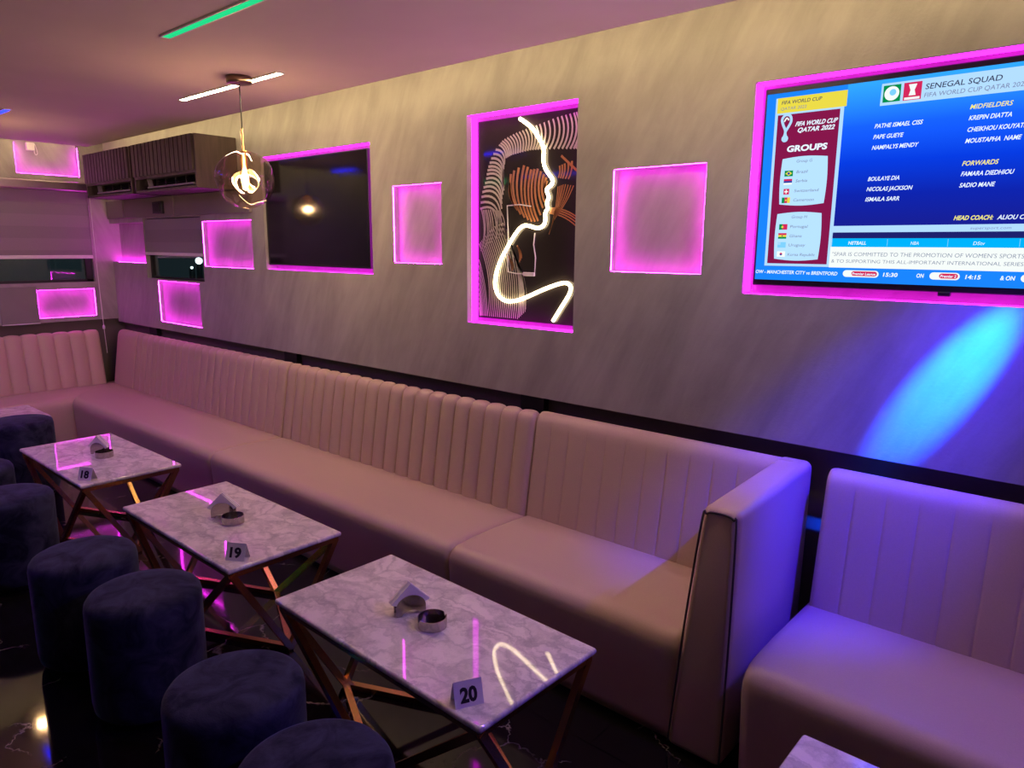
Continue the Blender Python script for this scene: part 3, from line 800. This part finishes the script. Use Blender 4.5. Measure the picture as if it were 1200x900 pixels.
g.poly(cardpoly(-1.022, -.866, 1.808, 1.966), L3, CARD); g.poly(cardpoly(-1.026, -.870, 1.614, 1.774), L3, CARD)
g.poly([(-.715, 2.112), (.02, 2.112), (.02, 2.166), (.006, 2.180), (-.714, 2.180)], L1, PALE)
g.rect(-.708, -.656, 2.121, 2.173, L2, GRN); g.poly([(p[0], p[1]) for p in arc(-.682, 2.147, .022, 0, 2 * PI, 24)[:-1]], L3, WHT)
g.poly([(p[0], p[1]) for p in arc(-.679, 2.150, .010, 0, 2 * PI, 16)[:-1]], L4, LSK)
g.rect(-.648, -.596, 2.120, 2.174, L2, RED); g.rect(-.644, -.600, 2.122, 2.129, L3, WHT)
g.poly([(-.632, 2.134), (-.612, 2.134), (-.616, 2.150), (-.610, 2.168), (-.634, 2.168), (-.628, 2.150)], L3, WHT)
g.rect(-.828, .131, 1.707, 1.729, L1, PALE); g.rect(-.828, .131, 1.687, 1.707, L1, NAV); g.rect(-.829, .131, 1.658, 1.687, L1, CYA); g.rect(-.830, .131, 1.587, 1.658, L2, WHT)
for x in (-.650, -.474, -.285, -.1): g.rect(x, x + .0015, 1.661, 1.684, L2, LSK)
def pill(x0, x1, z0, z1, y, mi):
    r = (z1 - z0) / 2; c = (z0 + z1) / 2
    g.poly(arc(x1 - r, c, r, -PI / 2, PI / 2, 8) + arc(x0 + r, c, r, PI / 2, 1.5 * PI, 8), y, mi)
for x0, x1, p0, p1 in ((-.781, -.666, -.753, -.671), (-.514, -.429, -.487, -.434), (-.270, -.185, -.243, -.190)):
    pill(x0, x1, 1.556, 1.579, L2, WHT); pill(p0, p1, 1.560, 1.576, L3, RED)
def flag(x, z, cells):
    for a, b, c, d, mi in cells: g.rect(x + a * .030, x + b * .030, z + c * .020, z + d * .020, L4 - .0001 * (1 if mi < 0 else 0), abs(mi))
flag(-1.011, 1.905, [(0, 1, 0, 1, GRN)]); g.poly([(-1.008, 1.915), (-.996, 1.907), (-.984, 1.915), (-.996, 1.923)], L4 - q, YEL); g.poly(arc(-.996, 1.915, .0045, 0, 2 * PI, 12)[:-1], L4 - 2 * q, FBL)
flag(-1.012, 1.876, [(0, 1, 0, .33, WHT), (0, 1, .33, .66, FBL), (0, 1, .66, 1, RED)])
flag(-1.010, 1.842, [(0, .68, 0, 1, RED)]); g.rect(-1.002, -.9985, 1.845, 1.859, L4 - q, WHT); g.rect(-1.007, -.9935, 1.850, 1.854, L4 - q, WHT)
flag(-1.014, 1.812, [(0, .33, 0, 1, GRN), (.33, .66, 0, 1, RED), (.66, 1, 0, 1, YEL)]); g.poly(arc(-.999, 1.822, .003, 0, 2 * PI, 8)[:-1], L4 - q, YEL)
flag(-1.016, 1.718, [(0, .4, 0, 1, GRN), (.4, 1, 0, 1, RED)]); g.poly(arc(-1.004, 1.728, .004, 0, 2 * PI, 10)[:-1], L4 - q, YEL)
flag(-1.017, 1.686, [(0, 1, 0, .33, GRN), (0, 1, .33, .66, YEL), (0, 1, .66, 1, RED)]); g.poly(arc(-1.002, 1.696, .0025, 0, 2 * PI, 8)[:-1], L4 - q, NAV)
flag(-1.017, 1.654, [(0, 1, 0, 1, LSK), (0, .35, .5, 1, PALE)])
flag(-1.017, 1.621, [(0, 1, 0, 1, WHT)]); g.poly(arc(-1.002, 1.631, .005, 0, PI, 10), L4 - q, RED); g.poly(arc(-1.002, 1.631, .005, PI, 2 * PI, 10), L4 - q, FBL)
# looped white trophy-like emblem over the group lists
def band(pts, w, y, mi): g.ribbon(smooth_path([(p[0], p[1], 0) for p in pts], 4) and [(v.x, v.y) for v in smooth_path([(p[0], p[1], 0) for p in pts], 4)], w, w, y, mi)
band([(-1.024, 2.040), (-1.020, 2.062), (-1.030, 2.085), (-1.034, 2.104), (-1.022, 2.117), (-1.006, 2.112), (-1.002, 2.094), (-1.010, 2.076), (-1.020, 2.058), (-1.016, 2.040)], .009, L3, PALE)
g.poly(arc(-1.020, 2.036, .012, 0, 2 * PI, 14)[:-1], L4, PALE)
band([(-1.026, 2.094), (-1.018, 2.106), (-1.010, 2.098)], .005, L4, WHT)
g.build('screen_graphics', S, t)
TX = [sm('ink', (.05, .06, .10)), sm('letter_white', (.75, .86, 1.0), 1.15), sm('letter_yellow', (.85, .78, .20), 1.1), sm('letter_grey', (.20, .24, .36))]
g = MB(); LT = YT - .0022
def W_(s, x0, x1, z, h, mi, bold=.012, sh=.15): put_text(g, s, x0, x1, z, h, LT, mi, bold, sh)
W_('FIFA WORLD CUP', -1.040, -.902, 2.153, .0125, 0); W_('QATAR 2022', -1.042, -.952, 2.1335, .0105, 3, .0)
W_('FIFA WORLD CUP', -.986, -.846, 2.075, .0150, 1, .03, .35); W_('QATAR 2022', -.978, -.853, 2.054, .0150, 1, .03, .35)
W_('GROUPS', -1.010, -.871, 1.990, .0205, 1, .04, .12)
for s, x0, x1, z in (('Group G', -.972, -.918, 1.951), ('Brazil', -.969, -.931, 1.914), ('Serbia', -.970, -.929, 1.883), ('Switzerland', -.972, -.888, 1.849), ('Cameroon', -.973, -.901, 1.817),
                     ('Group H', -.974, -.920, 1.758), ('Portugal', -.976, -.915, 1.724), ('Ghana', -.976, -.932, 1.691), ('Uruguay', -.977, -.918, 1.659), ('Korea Republic', -.978, -.881, 1.625)):
    W_(s, x0, x1, z, .0105, 3, .004, .2)
W_('SENEGAL SQUAD', -.586, -.383, 2.147, .0170, 0, .012, .12); W_('FIFA WORLD CUP QATAR 2022', -.587, -.318, 2.123, .0140, 3, .004, .12)
for s, x0, x1, z in (('PATHE ISMAEL CISS', -.724, -.584, 2.043), ('PAPE GUEYE', -.725, -.637, 2.009), ('NAMPALYS MENDY', -.726, -.590, 1.975), ('BOULAYE DIA', -.729, -.633, 1.875), ('NICOLAS JACKSON', -.730, -.594, 1.842), ('ISMAILA SARR', -.731, -.627, 1.809),
                     ('KREPIN DIATTA', -.457, -.347, 2.041), ('CHEIKHOU KOUYATE', -.458, -.308, 2.007), ('MOUSTAPHA  NAME', -.459, -.318, 1.974), ('FAMARA DIEDHIOU', -.460, -.325, 1.876), ('SADIO MANE', -.461, -.369, 1.842), ('ALIOU CISSE', -.350, -.255, 1.743)):
    W_(s, x0, x1, z, .0135, 1, .02, .25)
W_('MIDFIELDERS', -.457, -.350, 2.073, .0140, 2, .012, .25); W_('FORWARDS', -.460, -.367, 1.907, .0140, 2, .02, .25); W_('HEAD COACH:', -.465, -.362, 1.743, .0135, 2, .03, .25)
W_('supersport.com', -.417, -.311, 1.714, .0085, 3, .0, .2)
W_('NETBALL', -.772, -.715, 1.666, .0115, 1, .02, .15); W_('NBA', -.579, -.555, 1.666, .011, 1, .0, .15); W_('DStv', -.404, -.374, 1.666, .011, 1, .0, .15)
W_('"SPAR IS COMMITTED TO THE PROMOTION OF WOMEN\'S SPORTS IN', -.822, -.245, 1.627, .0135, 3, -.004, .08)
W_('& TO SUPPORTING THIS ALL-IMPORTANT INTERNATIONAL SERIES', -.823, -.268, 1.604, .0120, 3, -.004, .08)
W_('OW - MANCHESTER CITY vs BRENTFORD', -1.092, -.799, 1.560, .0125, 1, .02, .15)
for s, x0, x1 in (('15:30', -.652, -.608), ('ON', -.552, -.531), ('14:15', -.414, -.373), ('& ON', -.322, -.285)): W_(s, x0, x1, 1.561, .0130, 1, .03, .12)
W_('Premier League', -.750, -.676, 1.5635, .0085, 1, .02, .15); W_('Premier 2', -.483, -.439, 1.5635, .0085, 1, .02, .15)
g.build('screen_lettering', TX, t)

# ------------------------------------------------------------------ picture and neon
M_canvas = pmat('dark_print', (.036, .029, .029), .06, spec=.5, bscale=5)
M_pw = pmat('print_white', (.55, .50, .43), .25); M_po = pmat('print_orange', (.52, .22, .09), .25)
t = thing('wall_picture', 'tall dark picture of a face drawn in white and orange stripes', 'picture', (0, 0, 0))
MB().rbox(-2.560, -1.915, 2.682, 2.699, 1.290, 2.252, .002).build('panel', M_canvas, t)
w = MB(); o = MB(); yy = 2.6812
def ribs(mb, A, B, n, wd, bulge, sh=0.0, t0=0, t1=1, mi=0, jit=0):
    for i in range(n):
        u = t0 + (t1 - t0) * (i + .5) / n
        a = samp(A, u); b = samp(B, u + sh + random.uniform(-jit, jit))
        dx, dz = b[0] - a[0], b[1] - a[1]
        pts = []
        for k in range(9):
            s = k / 8; bb = bulge * 4 * s * (1 - s)
            pts.append((a[0] + dx * s - dz * bb, a[1] + dz * s + dx * bb))
        pts = [(min(max(p[0], -2.553), -1.922), min(max(p[1], 1.298), 2.246)) for p in pts]
        mb.ribbon(pts, wd, wd * .75, yy, mi)
hairtop = [(-2.432, 2.122), (-2.392, 2.153), (-2.322, 2.175), (-2.246, 2.190), (-2.165, 2.204), (-2.066, 2.223), (-1.977, 2.232), (-1.925, 2.236)]
hairbot = [(-2.376, 2.066), (-2.336, 2.080), (-2.282, 2.087), (-2.222, 2.094), (-2.163, 2.092), (-2.063, 2.087), (-1.976, 2.080), (-1.925, 2.078)]
lo = [(-2.432, 2.122), (-2.464, 2.084), (-2.485, 2.044), (-2.497, 2.010), (-2.505, 1.969), (-2.526, 1.928), (-2.539, 1.881), (-2.545, 1.82)]
li = [(-2.376, 2.066), (-2.383, 2.038), (-2.392, 1.992), (-2.387, 1.946), (-2.385, 1.916), (-2.398, 1.876), (-2.398, 1.829), (-2.41, 1.76)]
ribs(w, hairbot, hairtop, 27, .0112, -.16, .03)
ribs(w, lo, li, 14, .0118, .26, .10)
ribs(w, [(-2.54, 1.83), (-2.50, 1.83), (-2.45, 1.83), (-2.40, 1.82)], [(-2.55, 1.62), (-2.49, 1.66), (-2.43, 1.69), (-2.375, 1.70)], 11, .007, .10, 0, jit=.05)
ribs(w, [(-2.555, 1.66), (-2.51, 1.70), (-2.46, 1.745), (-2.39, 1.765), (-2.375, 1.70), (-2.33, 1.61)], [(-2.50, 1.30), (-2.43, 1.30), (-2.36, 1.30), (-2.29, 1.30), (-2.24, 1.34), (-2.235, 1.42)], 26, .0066, .10)
ribs(w, [(-2.553, 1.60), (-2.553, 1.45), (-2.553, 1.33)], [(-2.49, 1.30), (-2.53, 1.30), (-2.55, 1.298)], 10, .0055, .05)
w.build('white_stripes', M_pw, t)
fu = [(-2.351, 1.985), (-2.312, 2.013), (-2.251, 2.029), (-2.213, 2.005), (-2.176, 2.008), (-2.140, 1.984), (-2.115, 1.955), (-2.135, 1.93)]
fl = [(-2.345, 1.90), (-2.318, 1.85), (-2.286, 1.809), (-2.240, 1.779), (-2.20, 1.765), (-2.165, 1.77), (-2.140, 1.83), (-2.125, 1.88)]
ribs(o, fu, fl, 13, .0140, -.12, .20)
ribs(o, [(-2.346, 1.96), (-2.352, 1.92)], [(-2.30, 1.82), (-2.335, 1.87)], 3, .009, -.1)
ribs(o, [(-2.055, 2.01), (-2.02, 2.02), (-1.97, 2.03)], [(-2.06, 1.96), (-2.03, 1.955), (-1.99, 1.95)], 5, .010, .1)
ribs(o, [(-2.06, 1.92), (-2.02, 1.93), (-1.96, 1.92)], [(-2.105, 1.70), (-2.085, 1.76), (-2.05, 1.80)], 8, .005, .04)
ribs(o, [(-2.10, 1.83), (-2.10, 1.815), (-2.10, 1.80)], [(-1.93, 1.78), (-1.93, 1.755), (-1.93, 1.72)], 4, .007, .08)
o.bar((-2.04, yy, 2.055), (-1.925, yy, 1.965), .011, .0004, (0, 1, 0))
ribs(o, [(-2.30, 1.66), (-2.285, 1.64)], [(-2.285, 1.57), (-2.265, 1.60)], 3, .008, .1)
ribs(o, [(-2.36, 1.61), (-2.34, 1.59)], [(-2.33, 1.53), (-2.32, 1.545)], 2, .009, .1)
o.build('orange_stripes', M_po, t)
neon = [(-2.280, 2.238), (-2.248, 2.219), (-2.211, 2.194), (-2.184, 2.167), (-2.162, 2.138), (-2.143, 2.112), (-2.134, 2.085), (-2.135, 2.058), (-2.133, 2.030), (-2.123, 2.005), (-2.105, 1.982), (-2.084, 1.959), (-2.079, 1.943), (-2.089, 1.927), (-2.110, 1.914), (-2.112, 1.902), (-2.103, 1.884), (-2.101, 1.870), (-2.109, 1.856), (-2.109, 1.840), (-2.105, 1.826), (-2.115, 1.812), (-2.120, 1.798), (-2.118, 1.776), (-2.126, 1.752), (-2.148, 1.739), (-2.176, 1.738), (-2.209, 1.746), (-2.241, 1.750), (-2.270, 1.739), (-2.295, 1.717), (-2.325, 1.683), (-2.354, 1.644), (-2.389, 1.596), (-2.415, 1.547), (-2.430, 1.500), (-2.433, 1.461), (-2.421, 1.425), (-2.397, 1.400), (-2.357, 1.385), (-2.304, 1.388), (-2.245, 1.404), (-2.179, 1.430), (-2.114, 1.455), (-2.052, 1.476), (-2.006, 1.487), (-1.979, 1.485), (-1.963, 1.470), (-1.968, 1.443), (-1.988, 1.411), (-2.018, 1.370), (-2.063, 1.306)]
t = thing('neon_sign', 'warm white neon outline of a face in profile and shoulder', 'neon sign', (0, 0, 0))
MB().tube(smooth_path([(x, 2.672, z) for x, z in neon], 4), .0086, 10).build('neon_tube', E_neon, t)
wr = [(-2.210, 1.838), (-2.28, 1.848), (-2.358, 1.845), (-2.357, 1.772), (-2.352, 1.708), (-2.357, 1.619), (-2.351, 1.528), (-2.302, 1.522), (-2.184, 1.519), (-2.180, 1.60), (-2.192, 1.66), (-2.185, 1.714)]
MB().tube([(x + random.uniform(-.002, .002), 2.677, z) for x, z in wr], .003, 6).build('power_cord', M_white, t)
MB().rbox(-2.25, -2.18, 2.668, 2.680, 1.512, 1.530, .003).build('connector', M_white, t)

# ------------------------------------------------------------------ stage lamps out of view, pendant glow, and added unseen fill spots
def lamp(kind, name, loc, energy, col, **kw):
    l = D.lights.new(name, kind); l.energy = energy; l.color = col
    for k, v in kw.items(): setattr(l, k, v)
    o = D.objects.new(name, l); COL.objects.link(o); o.location = loc
    return o
def aim(o, target):
    o.rotation_euler = (Vector(target) - o.location).to_track_quat('-Z', 'Y').to_euler()
def fixture(label, loc, rot):
    t = thing('stage_lamp', label, 'stage lamp', loc); t.rotation_euler = rot
    n = 28
    pr = [(.034, .16), (.046, .15), (.05, .02), (.05, -.03), (.044, -.03), (.044, .10), (.001, .11)]
    MB().lathe(pr, n).build('barrel', M_blackmat, t)
    R = Matrix.Rotation(0, 3, 'X'); R = t.rotation_euler.to_matrix().inverted()
    up = R @ Vector((0, 0, 1)); c = Vector((0, 0, .06)); hook = R @ Vector((0, 0, ZC - loc[2]))
    MB().tube([c + Vector((0, .05, 0)), c + Vector((0, .062, 0)) + up * .02, hook * .8, hook - up * .01], .007, 8).build('yoke', M_blackmat, t)
    p = hook - up * .012
    MB().tube([p, hook], .03, 20).build('ceiling_mount', M_blackmat, t)
    return t
b1 = lamp('SPOT', 'blue_beam', (.235, 2.24, 2.34), 9000, (.0, .058, 1.0), spot_size=math.radians(9.8), spot_blend=1.0, shadow_soft_size=.01); aim(b1, (-.405, 2.62, 1.25))
b2 = lamp('SPOT', 'blue_spill', (.235, 2.24, 2.34), 480, (.01, .0, 1.0), spot_size=math.radians(34), spot_blend=1.0, shadow_soft_size=.02); aim(b2, (-.80, 2.58, .62))
fixture('small black stage lamp near the ceiling throwing the blue beam, out of view', (.235, 2.24, 2.34), b1.rotation_euler)
v1 = lamp('SPOT', 'violet_wash', (.42, 2.10, 2.36), 72, (.13, .045, 1.0), spot_size=math.radians(110), spot_blend=.6, shadow_soft_size=.015); aim(v1, (-.9, 2.2, .4))
fixture('small black stage lamp near the ceiling washing the sofa violet, out of view', (.42, 2.10, 2.36), v1.rotation_euler)
lamp('POINT', 'pendant_glow', (-3.425, 1.91, 1.975), 15, (1.0, .66, .42), shadow_soft_size=.03)
for p, q_, e, a in (((.95, 1.7, 1.85), (-2.3, 1.9, 2.47), 120, 58), ((1.0, .2, 1.80), (-2.0, 1.1, 2.47), 80, 58)):
    o = lamp('SPOT', 'added_uplight', p, e * 1.5, (1.0, .66, .45), spot_size=math.radians(a), spot_blend=.9, shadow_soft_size=.05); aim(o, q_)  # added spots without a fixture, bounce warm fill off the ceiling
lamp('POINT', 'pendant_glow', (-5.925, 1.353, 1.975), 15, (1.0, .66, .42), shadow_soft_size=.03)

# ------------------------------------------------------------------ world, camera, output
w = D.worlds.new('night'); SC.world = w; w.use_nodes = True
w.node_tree.nodes['Background'].inputs[0].default_value = (.016, .026, .030, 1)
w.node_tree.nodes['Background'].inputs[1].default_value = .7
cam = D.cameras.new('camera'); co = D.objects.new('camera', cam); COL.objects.link(co)
cam.sensor_fit = 'HORIZONTAL'; cam.sensor_width = 36; cam.lens = 837.5065 / 1200 * 36; cam.clip_start = .02
yaw, pit, rol = math.radians(40.91094), math.radians(10.87503), math.radians(.43919)
f = Vector((-math.sin(yaw) * math.cos(pit), math.cos(yaw) * math.cos(pit), -math.sin(pit)))
r = Vector((math.cos(yaw), math.sin(yaw), 0)); u = r.cross(f)
r2 = r * math.cos(rol) + u * math.sin(rol); u2 = -r * math.sin(rol) + u * math.cos(rol)
M = Matrix((r2, u2, -f)).transposed().to_4x4(); M.translation = (0, 0, 1.65)
co.matrix_world = M
SC.camera = co
SC.view_settings.view_transform = 'Standard'; SC.view_settings.look = 'None'
SC.view_settings.exposure = 0; SC.view_settings.gamma = 1; SC.view_settings.use_curve_mapping = False
SC.cycles.use_denoising = True
SC.cycles.max_bounces = 10; SC.cycles.transparent_max_bounces = 16
SC.cycles.sample_clamp_indirect = 6
